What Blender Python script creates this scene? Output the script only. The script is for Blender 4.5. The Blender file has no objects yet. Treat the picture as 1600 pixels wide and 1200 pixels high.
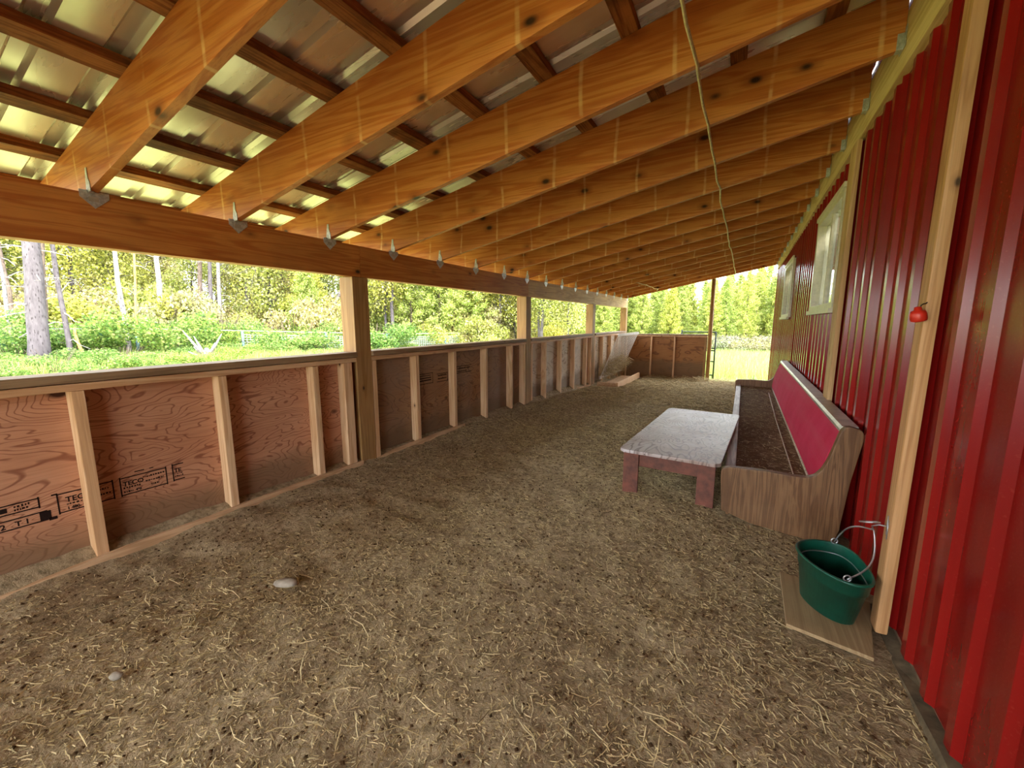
import bpy, bmesh, math, random
import numpy as np
from mathutils import Vector, Matrix
random.seed(4); rng = np.random.default_rng(11)
PI = math.pi
SC = bpy.context.scene
COL = SC.collection

# ------------------------------------------------------------------ camera, sky, sun, exposure
cd = bpy.data.cameras.new('camera'); cam = bpy.data.objects.new('camera', cd); COL.objects.link(cam)
cam.location = (0, 0, 1.30); cam.rotation_euler = (PI/2 - 0.1508, 0, 0.5113)
cd.sensor_width = 36; cd.lens = 641/1600*36; cd.clip_start = 0.02; cd.clip_end = 500
SC.camera = cam
W = bpy.data.worlds.new('world'); SC.world = W; W.use_nodes = True
bg = W.node_tree.nodes['Background']
bg.inputs['Color'].default_value = (0.90, 0.95, 1.0, 1); bg.inputs['Strength'].default_value = 1.6
sl = bpy.data.lights.new('sun', 'SUN'); so = bpy.data.objects.new('sun', sl); COL.objects.link(so)
sl.energy = 1.5; sl.angle = math.radians(1.5); sl.color = (1.0, 0.93, 0.80)
so.rotation_euler = Vector((-0.55, 0.40, -0.73)).to_track_quat('-Z', 'Y').to_euler()
vs = SC.view_settings
vs.view_transform = 'Standard'; vs.look = 'None'; vs.gamma = 1; vs.use_curve_mapping = False; vs.exposure = 2.58
SC.cycles.max_bounces = 10; SC.cycles.diffuse_bounces = 6; SC.cycles.glossy_bounces = 4
SC.cycles.transparent_max_bounces = 8; SC.cycles.use_denoising = True

# ------------------------------------------------------------------ node materials
def lin(c):
    return tuple(((v/255+.055)/1.055)**2.4 if v > 10 else v/255/12.92 for v in c) + (1,)
class NM:
    def __init__(s, name):
        s.m = bpy.data.materials.new(name); s.m.use_nodes = True; s.t = s.m.node_tree; s.n = s.t.nodes
        s.b = s.n['Principled BSDF']; s.tc = s.n.new('ShaderNodeTexCoord'); s.oi = s.n.new('ShaderNodeObjectInfo')
    def link(s, a, b): s.t.links.new(a, b); return s
    def coords(s, scale=(1, 1, 1), rnd=True, src='Object'):
        mp = s.n.new('ShaderNodeMapping'); mp.inputs['Scale'].default_value = scale
        if rnd:
            mu = s.math('MULTIPLY', s.oi.outputs['Random'], 37.0)
            cx = s.n.new('ShaderNodeCombineXYZ')
            for i in range(3): s.link(mu, cx.inputs[i])
            ad = s.n.new('ShaderNodeVectorMath'); ad.operation = 'ADD'
            s.link(s.tc.outputs[src], ad.inputs[0]); s.link(cx.outputs[0], ad.inputs[1]); s.link(ad.outputs[0], mp.inputs['Vector'])
        else: s.link(s.tc.outputs[src], mp.inputs['Vector'])
        return mp.outputs[0]
    def noise(s, vec, scale=5, detail=4, rough=.55, dist=0):
        n = s.n.new('ShaderNodeTexNoise'); n.inputs['Scale'].default_value = scale; n.inputs['Detail'].default_value = detail
        n.inputs['Roughness'].default_value = rough; n.inputs['Distortion'].default_value = dist
        s.link(vec, n.inputs['Vector']); return n.outputs['Fac']
    def voro(s, vec, scale, rand=1.0, feat='F1'):
        n = s.n.new('ShaderNodeTexVoronoi'); n.feature = feat; n.inputs['Scale'].default_value = scale; n.inputs['Randomness'].default_value = rand
        s.link(vec, n.inputs['Vector']); return n.outputs['Distance']
    def math(s, op, a, b=None, clamp=False):
        n = s.n.new('ShaderNodeMath'); n.operation = op; n.use_clamp = clamp
        for i, v in enumerate((a, b)):
            if v is None: continue
            if isinstance(v, (int, float)): n.inputs[i].default_value = v
            else: s.link(v, n.inputs[i])
        return n.outputs[0]
    def ramp(s, fac, stops, interp='LINEAR'):
        n = s.n.new('ShaderNodeValToRGB'); n.color_ramp.interpolation = interp
        e = n.color_ramp.elements
        while len(e) < len(stops): e.new(.5)
        for k, (p, c) in zip(e, stops):
            k.position = p; k.color = c if len(c) == 4 else tuple(c) + (1,)
        s.link(fac, n.inputs[0]); return n.outputs[0]
    def bw(s, fac, lo, hi):
        if lo > hi: return s.ramp(fac, [(hi, (1, 1, 1)), (lo, (0, 0, 0))])
        return s.ramp(fac, [(lo, (0, 0, 0)), (hi, (1, 1, 1))])
    def mix(s, fac, a, b, mode='MIX'):
        n = s.n.new('ShaderNodeMix'); n.data_type = 'RGBA'; n.blend_type = mode
        for sock, v in ((n.inputs[0], fac), (n.inputs[6], a), (n.inputs[7], b)):
            if isinstance(v, (int, float)): sock.default_value = v
            elif isinstance(v, tuple): sock.default_value = v
            else: s.link(v, sock)
        return n.outputs[2]
    def bump(s, h, strength=.3, dist=.01):
        n = s.n.new('ShaderNodeBump'); n.inputs['Strength'].default_value = strength; n.inputs['Distance'].default_value = dist
        s.link(h, n.inputs['Height']); s.link(n.outputs[0], s.b.inputs['Normal']); return s
    def out(s, col=None, rough=.6, metal=0, spec=.5, coat=0, sss=None):
        if isinstance(col, tuple): s.b.inputs['Base Color'].default_value = col
        elif col is not None: s.link(col, s.b.inputs['Base Color'])
        if isinstance(rough, (int, float)): s.b.inputs['Roughness'].default_value = rough
        else: s.link(rough, s.b.inputs['Roughness'])
        s.b.inputs['Metallic'].default_value = metal; s.b.inputs['Specular IOR Level'].default_value = spec
        s.b.inputs['Coat Weight'].default_value = coat; s.b.inputs['Coat Roughness'].default_value = .1
        return s.m

def wood(name, axis, light, mid, dark, k=1.0, knots=.06, rough=.6, stain=.0, staincol=(70, 60, 45), bump=.15, spec=.35, drip=None):
    n = NM(name)
    sc = [9*k, 9*k, 9*k]; sc[axis] = .55*k
    v = n.coords(tuple(sc))
    f = n.noise(v, 1.0, 3, .5, 1.2)
    rings = n.math('SINE', n.math('MULTIPLY', f, 34.0))
    rings = n.math('ADD', n.math('MULTIPLY', rings, .5), .5)
    sf = [160, 160, 160]; sf[axis] = 4
    fine = n.noise(n.coords(tuple(sf)), 1.0, 2, .6)
    c = n.mix(n.bw(rings, .25, 1.0), lin(light), lin(mid))
    c = n.mix(n.math('MULTIPLY', n.bw(fine, .5, .8), .45), c, lin(dark))
    big = n.noise(n.coords((1.3, 1.3, 1.3)), 1.0, 3, .6)
    c = n.mix(n.math('MULTIPLY', n.bw(big, .45, .75), .35), c, lin(dark))
    if knots:
        sk = [5.0, 5.0, 5.0]; sk[axis] = 2.9
        d = n.voro(n.coords(tuple(sk)), 1.0)
        c = n.mix(n.bw(d, knots*2.6, knots*1.2), c, n.mix(.5, c, lin(dark)))
        kn = n.bw(d, knots*1.25, knots*.6)
        c = n.mix(kn, c, lin(tuple(int(x*.42) for x in dark)))
    if drip:                                                       # pale run marks where rain has come past the purlins
        sx = n.n.new('ShaderNodeSeparateXYZ'); n.link(n.tc.outputs['Object'], sx.inputs[0])
        fr = n.math('FRACT', n.math('MULTIPLY', n.math('ADD', sx.outputs[0], n.math('MULTIPLY', n.noise(n.coords((1.2, 1.2, 1.2)), 1.0, 2), .12)), 1/drip))
        band = n.bw(n.math('ABSOLUTE', n.math('SUBTRACT', fr, .5)), .030, .012)
        brk = n.bw(n.noise(n.coords((2, 2, 14)), 1.0, 3), .35, .6)
        c = n.mix(n.math('MULTIPLY', n.math('MULTIPLY', band, brk), .55), c, lin((232, 190, 132)))
    if stain:
        st = n.noise(n.coords((2.2, 2.2, 2.2)), 1.0, 6, .7)
        c = n.mix(n.math('MULTIPLY', n.bw(st, .42, .72), stain), c, lin(staincol))
    n.bump(n.math('ADD', n.math('MULTIPLY', fine, .6), n.math('MULTIPLY', rings, .3)), bump, .004)
    return n.out(c, rough, spec=spec)

def plywood(name, base, light, dark, freq=26, gray=None, rough=.65):
    n = NM(name)
    v = n.coords((.9, .9, 2.6))
    f = n.noise(v, 1.3, 3.0, .5, .6)
    kd = n.voro(n.coords((1.6, 1.6, 2.7)), 1.0)                       # knots pull the contour lines round themselves
    f2 = n.math('ADD', f, n.math('MULTIPLY', n.bw(kd, .45, .0), .33))
    r = n.math('SINE', n.math('MULTIPLY', f2, freq*2.4))
    r = n.math('ADD', n.math('MULTIPLY', r, .5), .5)
    line = n.bw(r, .84, 1.0)
    tone = n.noise(n.coords((1.2, 1.2, 3.0)), 1.0, 4, .6)
    c = n.mix(n.bw(tone, .35, .7), lin(base), lin(light))
    fib = n.noise(n.coords((3, 3, 90)), 1.0, 3, .6)
    c = n.mix(n.math('MULTIPLY', n.bw(fib, .45, .8), .35), c, lin(dark))
    c = n.mix(n.math('MULTIPLY', line, .72), c, lin(dark))
    c = n.mix(n.bw(kd, .085, .04), c, lin(tuple(int(x*.55) for x in dark)))
    if gray:
        g = n.noise(n.coords((.8, .8, 1.5)), 1.0, 5, .65)
        c = n.mix(n.bw(g, .38, .68), c, lin(gray))
    sx = n.n.new('ShaderNodeSeparateXYZ'); n.link(n.tc.outputs['Object'], sx.inputs[0])
    hz = n.math('SUBTRACT', sx.outputs[2], n.math('MULTIPLY', n.noise(n.coords((3, 3, 3)), 1.0, 5, .65), .30))
    c = n.mix(n.math('MULTIPLY', n.bw(hz, .14, -.08), .75), c, lin((122, 98, 70)))
    n.bump(fib, .2, .003)
    return n.out(c, rough, spec=.3)

def plain(name, col, rough=.5, metal=0, spec=.5, var=.12, scale=30, coat=0, bump=0):
    n = NM(name)
    f = n.noise(n.coords((1, 1, 1)), scale, 4, .6)
    d = tuple(int(x*(1-var*2)) for x in col)
    c = n.mix(n.bw(f, .3, .75), lin(col), lin(d))
    if bump: n.bump(f, bump, .004)
    return n.out(c, rough, metal, spec, coat)

M = {}
M['rafter'] = wood('planed_orange_rafter', 0, (206, 132, 66), (186, 104, 42), (126, 62, 22), 1.0, .10, .5, .12, (120, 70, 26), .15, .35, .4525)
M['beam'] = wood('orange_beam', 1, (196, 126, 58), (174, 98, 38), (112, 60, 22), 1.0, .075, .55, .25, (120, 90, 55))
M['beam_old'] = wood('weathered_beam', 1, (206, 166, 108), (182, 140, 84), (128, 90, 52), 1.0, .06, .6, .5, (160, 138, 100))
M['post'] = wood('post_wood', 2, (172, 130, 78), (150, 108, 58), (106, 72, 38), 1.0, .05, .6, .35, (128, 112, 78))
M['stud'] = wood('stud_wood', 2, (226, 190, 148), (208, 164, 118), (160, 112, 68), 1.0, .05, .6)
M['plate'] = wood('plate_wood', 1, (220, 180, 138), (200, 152, 108), (150, 102, 62), 1.0, .06, .6, .2, (120, 90, 60))
M['sill'] = wood('weathered_sill', 1, (158, 130, 98), (136, 108, 78), (96, 72, 48), 1.0, .05, .6, .35, (96, 78, 56))
M['kick'] = wood('kick_board', 1, (214, 176, 134), (190, 150, 108), (130, 98, 66), 1.0, .05, .7, .3, (110, 88, 60))
M['purlin'] = wood('rough_purlin', 1, (176, 116, 62), (140, 84, 38), (62, 34, 16), 1.6, .06, .75, .8, (46, 24, 12), .5)
M['ply'] = plywood('red_fir_plywood', (190, 134, 100), (210, 160, 126), (122, 66, 44), 64)
M['ply_dark'] = plywood('old_plywood', (150, 108, 72), (176, 138, 98), (98, 62, 38), 36, (150, 128, 108))
M['ply_gray'] = plywood('pale_plywood', (196, 172, 142), (214, 194, 168), (140, 108, 78), 18, (205, 190, 170))
M['ply_far'] = plywood('brown_plywood', (146, 98, 56), (168, 118, 72), (98, 60, 32), 14)
M['fpost'] = wood('yellow_post', 2, (192, 146, 98), (172, 124, 78), (124, 84, 50), 1.0, .05, .55, .2, (176, 140, 92), .1)
M['bpost'] = wood('pinkish_post', 2, (206, 170, 120), (186, 144, 96), (144, 104, 62), 1.0, .04, .6)
M['ledger'] = wood('pale_ledger', 1, (216, 190, 132), (196, 164, 104), (150, 116, 66), 1.0, .05, .6)
M['ink'] = plain('black_ink', (42, 28, 24), .8, spec=.1)
M['galv'] = plain('galvanised_steel', (214, 216, 212), .4, .6, var=.15, scale=60)
M['wire'] = plain('bright_wire', (196, 196, 200), .35, .8)
M['darkwire'] = plain('dark_wire', (60, 52, 46), .5, .6)
def f_roof():
    n = NM('roof_sheet_metal')
    f = n.noise(n.coords((.4, 6, 6)), 1.0, 4, .6)
    c = n.mix(n.bw(f, .3, .7), lin((226, 220, 212)), lin((206, 198, 188)))
    return n.out(c, n.ramp(f, [(.3, (.20,)*3), (.7, (.34,)*3)]), .55, .5)
M['roof'] = f_roof()
def f_red():
    n = NM('red_painted_siding')
    f = n.noise(n.coords((3, 3, .6)), 1.0, 5, .6)
    d = n.noise(n.coords((90, 90, 90)), 1.0, 2, .5)
    c = n.mix(n.bw(f, .35, .7), lin((136, 22, 18)), lin((114, 14, 12)))
    c = n.mix(n.math('MULTIPLY', n.bw(d, .62, .8), .25), c, lin((150, 60, 46)))
    n.bump(f, .05, .01)
    return n.out(c, n.ramp(f, [(.3, (.18,)*3), (.7, (.26,)*3)]), 0, .45, .05)
M['red'] = f_red()
def f_dirt():
    n = NM('barn_floor_dirt')
    a = n.noise(n.coords((1, 1, 1), False), 1.1, 5, .6); b = n.noise(n.coords((1, 1, 1), False), 26, 6, .7)
    s = n.noise(n.coords((1, 1, 1), False), 90, 4, .7)
    c = n.mix(n.bw(a, .35, .65), lin((156, 136, 104)), lin((182, 162, 128)))
    c = n.mix(n.math('MULTIPLY', n.bw(b, .42, .64), .8), c, lin((100, 84, 58)))  # dark mix paints the shade of crevices into the dirt colour
    c = n.mix(n.math('MULTIPLY', n.bw(s, .55, .75), .7), c, lin((186, 162, 120)))
    n.bump(n.math('ADD', n.math('MULTIPLY', b, .7), n.math('MULTIPLY', s, .4)), .8, .02)
    return n.out(c, .95, spec=.15)
M['dirt'] = f_dirt()
def f_ground():
    n = NM('meadow_ground')
    a = n.noise(n.coords((1, 1, 1), False), .6, 5, .6); b = n.noise(n.coords((1, 1, 1), False), 14, 5, .7)
    c = n.mix(n.bw(a, .4, .65), lin((164, 172, 96)), lin((184, 178, 122)))
    c = n.mix(n.math('MULTIPLY', n.bw(b, .42, .7), .6), c, lin((112, 132, 56)))
    n.bump(b, .6, .05)
    return n.out(c, .95, spec=.1)
M['ground'] = f_ground()
def islands(name, cols, rough=.7, trans=0.0, spec=.25):
    n = NM(name)
    g = n.n.new('ShaderNodeNewGeometry')
    st = [(i/(len(cols)-1), lin(c)) for i, c in enumerate(cols)]
    c = n.ramp(g.outputs['Random Per Island'], st)
    ov = n.ramp(n.oi.outputs['Random'], [(0, (.78, .86, .80)), (.5, (1, 1, 1)), (1, (1.12, 1.02, .72))])
    c = n.mix(1.0, c, ov, 'MULTIPLY')
    m = n.out(c, rough, spec=spec)
    if trans:
        tr = n.n.new('ShaderNodeBsdfTranslucent'); n.link(c, tr.inputs['Color'])
        mx = n.n.new('ShaderNodeMixShader'); mx.inputs[0].default_value = trans
        o = n.n['Material Output']
        n.link(n.b.outputs[0], mx.inputs[1]); n.link(tr.outputs[0], mx.inputs[2]); n.link(mx.outputs[0], o.inputs['Surface'])
    return m
M['straw'] = islands('straw', [(230, 216, 178), (206, 188, 144), (172, 154, 114), (140, 122, 86), (222, 210, 172), (104, 88, 62)], .8)
M['hay'] = islands('hay', [(206, 186, 140), (176, 156, 108), (150, 128, 86), (196, 180, 134)], .8)
M['clod'] = islands('clods', [(62, 46, 30), (92, 70, 46), (76, 56, 36), (110, 86, 58)], .95, 0, .1)
M['leaf_y'] = islands('yellow_leaves', [(196, 196, 96), (162, 174, 76), (212, 208, 126), (120, 136, 56), (216, 212, 150), (74, 90, 36), (184, 182, 96)], .6, .35)
M['leaf_g'] = islands('green_leaves', [(130, 166, 76), (96, 138, 66), (162, 186, 96), (66, 102, 50), (182, 194, 116), (44, 76, 42)], .6, .35)
M['leaf_b'] = islands('budding_twigs', [(184, 172, 122), (136, 122, 92), (198, 192, 134), (92, 80, 62), (182, 186, 108), (210, 204, 180)], .7, .25)
M['needle'] = islands('pine_needles', [(192, 204, 100), (162, 182, 82), (208, 214, 124), (112, 136, 60), (216, 216, 140), (64, 88, 42)], .6, .3)
M['twig'] = islands('grey_twigs', [(150, 146, 128), (112, 108, 98), (176, 174, 146), (150, 160, 96), (96, 92, 84)], .8, .1)
M['grass'] = islands('grass_blades', [(160, 186, 100), (182, 198, 116), (134, 164, 80), (204, 208, 146), (112, 140, 66)], .6, .35)
def bark(name, a, b, c3):
    n = NM(name)
    f = n.noise(n.coords((14, 14, 3)), 1.0, 5, .65); v = n.voro(n.coords((26, 26, 7)), 1.0)
    c = n.mix(n.bw(f, .35, .65), lin(a), lin(b)); c = n.mix(n.bw(v, .35, .1), c, lin(c3))
    n.bump(f, .7, .02); return n.out(c, .9, spec=.15)
M['bark'] = bark('grey_bark', (104, 98, 102), (80, 74, 78), (54, 48, 50))
M['bark_dark'] = bark('dark_bark', (116, 102, 92), (86, 74, 66), (60, 50, 44))
M['bark_white'] = bark('white_bark', (150, 146, 146), (120, 114, 114), (64, 58, 58))
M['bark_orange'] = bark('peeled_bark', (206, 156, 100), (186, 136, 84), (140, 96, 60))
M['deadwood'] = bark('bleached_deadwood', (164, 158, 156), (130, 124, 122), (88, 80, 78))
M['pew'] = wood('oak_end_panel', 2, (134, 98, 64), (104, 70, 42), (44, 28, 16), 1.7, 0, .5, .25, (150, 120, 86), .3)
M['pew_seat'] = wood('pale_seat_edge', 1, (196, 180, 168), (166, 148, 136), (96, 66, 52), 1.2, .04, .5, .3, (96, 60, 48))
def f_soil():
    n = NM('soiled_seat')
    a = n.noise(n.coords((1, 1, 1)), 9, 6, .7); s = n.noise(n.coords((1, 1, 1)), 60, 4, .7)
    c = n.mix(n.bw(a, .35, .65), lin((92, 70, 48)), lin((120, 96, 68)))
    c = n.mix(n.bw(s, .58, .72), c, lin((168, 144, 106)))
    n.bump(a, .8, .02); return n.out(c, .95, spec=.1)
M['soil'] = f_soil()
def f_cush():
    n = NM('faded_pink_upholstery')
    a = n.noise(n.coords((1, 1, 1)), 3.0, 5, .65); w = n.noise(n.coords((1, 1, 1)), 260, 2, .6)
    st = n.noise(n.coords((.5, .5, 9)), 1.0, 4, .6)
    c = n.mix(n.bw(a, .3, .7), lin((190, 26, 66)), lin((204, 52, 88)))
    c = n.mix(n.math('MULTIPLY', n.bw(st, .45, .75), .45), c, lin((196, 92, 104)))
    c = n.mix(n.math('MULTIPLY', n.bw(w, .4, .7), .25), c, lin((140, 20, 50)))
    n.bump(w, .3, .003); return n.out(c, .85, spec=.2)
M['cushion'] = f_cush()
M['trim'] = plain('silvery_trim', (206, 196, 178), .35, .3, var=.15, scale=12)
M['piping'] = plain('pale_piping', (206, 186, 160), .7, var=.2, scale=60)
M['table_red'] = plain('red_brown_paint', (126, 70, 52), .6, var=.22, scale=14, bump=.15)
def f_ttop():
    n = NM('worn_painted_plywood')
    f = n.noise(n.coords((3.8, 1.5, 1)), 1.3, 2.5, .5, .6)
    kd = n.voro(n.coords((4.2, 1.8, 1)), 1.0)
    f2 = n.math('ADD', f, n.math('MULTIPLY', n.bw(kd, .45, 0.), .3))
    r = n.math('ADD', n.math('MULTIPLY', n.math('SINE', n.math('MULTIPLY', f2, 95.)), .5), .5)
    wear = n.noise(n.coords((1, 1, 1)), 2.2, 6, .7)
    c = n.mix(n.bw(wear, .35, .68), lin((196, 188, 188)), lin((150, 124, 110)))
    c = n.mix(n.math('MULTIPLY', n.bw(r, .70, 1.0), .75), c, lin((96, 74, 68)))
    sp = n.voro(n.coords((1, 1, 1)), 14)
    c = n.mix(n.bw(sp, .11, .06), c, lin((74, 54, 46)))
    n.bump(r, .2, .003); return n.out(c, .38, spec=.5)
M['table_top'] = f_ttop()
M['bucket'] = plain('dark_green_rubber_plastic', (8, 84, 64), .38, 0, .5, .15, 20)
M['bucket_in'] = plain('green_bucket_inside', (10, 66, 66), .35, 0, .5, .2, 20)
M['water'] = plain('dark_water', (14, 26, 26), .05, 0, .5, .05)
M['board'] = wood('dusty_plywood_board', 1, (168, 142, 104), (150, 124, 88), (112, 88, 60), .8, .04, .75, .4, (124, 100, 70))
M['redplastic'] = plain('red_plastic', (208, 44, 24), .4, 0, .5, .12, 20)
M['vinyl'] = plain('cream_vinyl', (222, 214, 186), .4, 0, .5, .06)
M['blind'] = plain('pale_blind', (206, 204, 190), .5, 0, .4, .06)
M['interior'] = plain('barn_interior', (90, 84, 74), .8)
M['concrete'] = plain('concrete', (120, 104, 80), .9, 0, .2, .22, 16, 0, .5)
M['cable'] = plain('yellowed_cable', (226, 206, 158), .5, 0, .4, .15)
M['steel_dark'] = plain('dark_green_steel', (46, 62, 54), .45, .3, .5, .15)
M['slat'] = wood('grey_slat', 2, (226, 220, 210), (206, 196, 184), (160, 146, 132), 1.0, 0, .6)
M['stone'] = plain('pale_stone', (196, 184, 164), .85, 0, .2, .2, 12, 0, .4)
M['wire_pale'] = plain('pale_fence_wire', (196, 212, 206), .5, 0)
M['fence_steel'] = plain('blue_green_steel', (112, 142, 142), .5, .2, .4, .15)
def f_glass():
    n = NM('window_glass'); n.b.inputs['Transmission Weight'].default_value = 1.0
    n.b.inputs['IOR'].default_value = 1.5
    return n.out((.92, .96, .94, 1), .02, 0, .5)
M['glass'] = f_glass()

# ------------------------------------------------------------------ mesh helpers
class MB:
    def __init__(s): s.v = []; s.f = []
    def add(s, vs_, fs):
        o = len(s.v); s.v += [tuple(x) for x in vs_]; s.f += [tuple(i+o for i in f) for f in fs]; return s
    def hexa(s, p):          # 8 points: bottom four (ccw), top four
        return s.add(p, [(3, 2, 1, 0), (4, 5, 6, 7), (0, 1, 5, 4), (1, 2, 6, 5), (2, 3, 7, 6), (3, 0, 4, 7)])
    def box(s, x0, x1, y0, y1, z0, z1):
        return s.hexa([(x0, y0, z0), (x1, y0, z0), (x1, y1, z0), (x0, y1, z0), (x0, y0, z1), (x1, y0, z1), (x1, y1, z1), (x0, y1, z1)])
    def bar(s, a, b, w, t, upv=(0, 0, 1)):   # square bar from a to b
        a = Vector(a); b = Vector(b); d = (b-a).normalized(); u = Vector(upv)
        if abs(d.dot(u)) > .98: u = Vector((1, 0, 0))
        r = d.cross(u).normalized()*w/2; u2 = r.cross(d).normalized()*t/2
        return s.hexa([a-r-u2, a+r-u2, b+r-u2, b-r-u2, a-r+u2, a+r+u2, b+r+u2, b-r+u2])
    def prism(s, poly, fn, d0, d1):          # poly in 2D, fn(u, v, d) -> xyz
        n = len(poly); vs_ = [fn(u, v, d0) for u, v in poly] + [fn(u, v, d1) for u, v in poly]
        fs = [tuple(range(n-1, -1, -1)), tuple(range(n, 2*n))] + [(i, (i+1) % n, n+(i+1) % n, n+i) for i in range(n)]
        return s.add(vs_, fs)
    def tube(s, pts, r, n=8, cap=True, closed=False):
        pts = [Vector(p) for p in pts]; m = len(pts); rr = r if isinstance(r, (list, tuple)) else [r]*m
        vs_ = []; prev = None
        for i, p in enumerate(pts):
            if closed: d = pts[(i+1) % m]-pts[i-1]
            else: d = pts[min(i+1, m-1)]-pts[max(i-1, 0)]
            if d.length < 1e-9: d = Vector((0, 0, 1))
            d.normalize()
            if prev is None: u = d.orthogonal().normalized()
            else:
                u = prev - d*prev.dot(d); u = u.normalized() if u.length > 1e-6 else d.orthogonal().normalized()
            prev = u; w = d.cross(u)
            for k in range(n):
                a = 2*PI*k/n; vs_.append(p + (u*math.cos(a)+w*math.sin(a))*rr[i])
        fs = []
        for i in range(m if closed else m-1):
            j = (i+1) % m
            for k in range(n): fs.append((i*n+k, i*n+(k+1) % n, j*n+(k+1) % n, j*n+k))
        if cap and not closed: fs += [tuple(range(n-1, -1, -1)), tuple((m-1)*n+k for k in range(n))]
        return s.add(vs_, fs)
    def mesh(s, name, mat, bevel=0, smooth=False):
        me = bpy.data.meshes.new(name); me.from_pydata([tuple(x) for x in s.v], [], s.f); me.validate()
        bm = bmesh.new(); bm.from_mesh(me)
        bmesh.ops.recalc_face_normals(bm, faces=bm.faces)
        if bevel: bmesh.ops.bevel(bm, geom=bm.edges[:], offset=bevel, segments=2, profile=.7, affect='EDGES', clamp_overlap=True)
        bm.to_mesh(me); bm.free()
        if smooth:
            for p in me.polygons: p.use_smooth = True
        me.materials.append(mat); return me
    def build(s, name, mat, parent=None, bevel=0, smooth=False, org=None):
        if org is not None:
            o3 = Vector(org); s.v = [tuple(Vector(x)-o3) for x in s.v]
        return link(name, s.mesh(name, mat, bevel, smooth), parent, org)
def link(name, me, parent=None, loc=None):
    o = bpy.data.objects.new(name, me); COL.objects.link(o)
    if parent is not None: o.parent = parent
    if loc is not None: o.location = loc
    return o
def tag(o, label=None, cat=None, group=None, kind=None):
    for k, v in (('label', label), ('category', cat), ('group', group), ('kind', kind)):
        if v: o[k] = v
    return o
def empty(name, loc=(0, 0, 0), rz=0):
    o = bpy.data.objects.new(name, None); COL.objects.link(o); o.location = loc; o.rotation_euler = (0, 0, rz); o.empty_display_size = .1; return o
def thing(name, loc, label, cat, group=None, rz=0): return tag(empty(name, loc, rz), label, cat, group)
def struct(name, loc=(0, 0, 0)): return tag(empty(name, loc), kind='structure')
def copy_tree(o, parent=None):
    c = o.copy(); COL.objects.link(c)
    if parent is not None: c.parent = parent
    for ch in list(o.children): copy_tree(ch, c)
    return c
def np_mesh(name, verts, quads, mat, smooth=False):
    me = bpy.data.meshes.new(name); nv = len(verts); nq = len(quads)
    me.vertices.add(nv); me.vertices.foreach_set('co', np.asarray(verts, np.float32).ravel())
    me.loops.add(nq*4); me.loops.foreach_set('vertex_index', np.asarray(quads, np.int32).ravel())
    me.polygons.add(nq); me.polygons.foreach_set('loop_start', np.arange(nq, dtype=np.int32)*4)
    me.update(calc_edges=True); me.validate(); me.materials.append(mat)
    if smooth: me.polygons.foreach_set('use_smooth', np.ones(nq, bool))
    return me

# ------------------------------------------------------------------ shared dimensions (metres)
XL, XR = -2.99, 0.644
YN, YF = -3.05, 12.20  # near end carried back out of view to cut the light by the camera
ZB, SLP = 1.962, 0.197                 # rafter underside at XL, roof slope
def zr(x): return ZB + SLP*(x-XL)
RY = [1.60+.70*i for i in range(-6, 16)]
def fz(x, y):
    z = -.043*max(0, y-5.6)
    return z
def gz(x, y):
    return -.06 + .02*max(0, -3-x) - .28*min(1, max(0, (y-5)/8)) + .006*max(0, y-14)

# ------------------------------------------------------------------ floor and ground
def height_grid(name, x0, x1, y0, y1, st, fn, mat):
    nx = max(2, int((x1-x0)/st)+1); ny = max(2, int((y1-y0)/st)+1)
    xs = np.linspace(x0, x1, nx); ys = np.linspace(y0, y1, ny); X, Y = np.meshgrid(xs, ys)
    Z = fn(X, Y); V = np.stack([X, Y, Z], -1).reshape(-1, 3)
    i = np.arange(nx-1)[None, :] + np.arange(ny-1)[:, None]*nx
    Q = np.stack([i, i+1, i+nx+1, i+nx], -1).reshape(-1, 4)
    return np_mesh(name, V, Q, mat, True)
def vnoise(X, Y, s, seed):
    r = np.random.default_rng(seed); T = r.random((64, 64)); x = X*s+100; y = Y*s+100
    xi = np.floor(x).astype(int); yi = np.floor(y).astype(int); fx = x-xi; fy = y-yi
    fx = fx*fx*(3-2*fx); fy = fy*fy*(3-2*fy); g = lambda a, b: T[a % 64, b % 64]
    return (g(xi, yi)*(1-fx)+g(xi+1, yi)*fx)*(1-fy)+(g(xi, yi+1)*(1-fx)+g(xi+1, yi+1)*fx)*fy - .5
def floor_fn(X, Y):
    Z = -.043*np.maximum(0, Y-5.6)
    bank = np.clip((-2.96-X)/.10, 0, 1)
    Z = Z + .075*bank*(.75+vnoise(X, Y, 2.0, 7))
    A = 1 - .65*np.clip((X+.3)/.5, 0, 1)*(Y < 8)
    return Z + A*(.030*vnoise(X, Y, 2.3, 1) + .024*vnoise(X, Y, 7, 2) + .020*vnoise(X, Y, 17, 3)) - .006 + .082*np.exp(-((X+.42)/.62)**2-((Y-3.3)/.75)**2)
fl = link('floor', height_grid('floor', -3.075, .66, -3.1, 12.3, .045, floor_fn, M['dirt'])); tag(fl, kind='structure')
def gfn(X, Y):
    Z = -.06 + .02*np.maximum(0, -3-X) - .28*np.clip((Y-5)/8, 0, 1) + .006*np.maximum(0, Y-14)
    ins = ((X > -3.3) & (X < 6) & (Y > -3.2) & (Y < 12.3))
    return Z + .05*vnoise(X, Y, .7, 5) - np.where(ins, .25, 0)
gr = link('ground', height_grid('ground', -70, 50, -40, 90, 1.0, gfn, M['ground'])); tag(gr, kind='structure')

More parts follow.
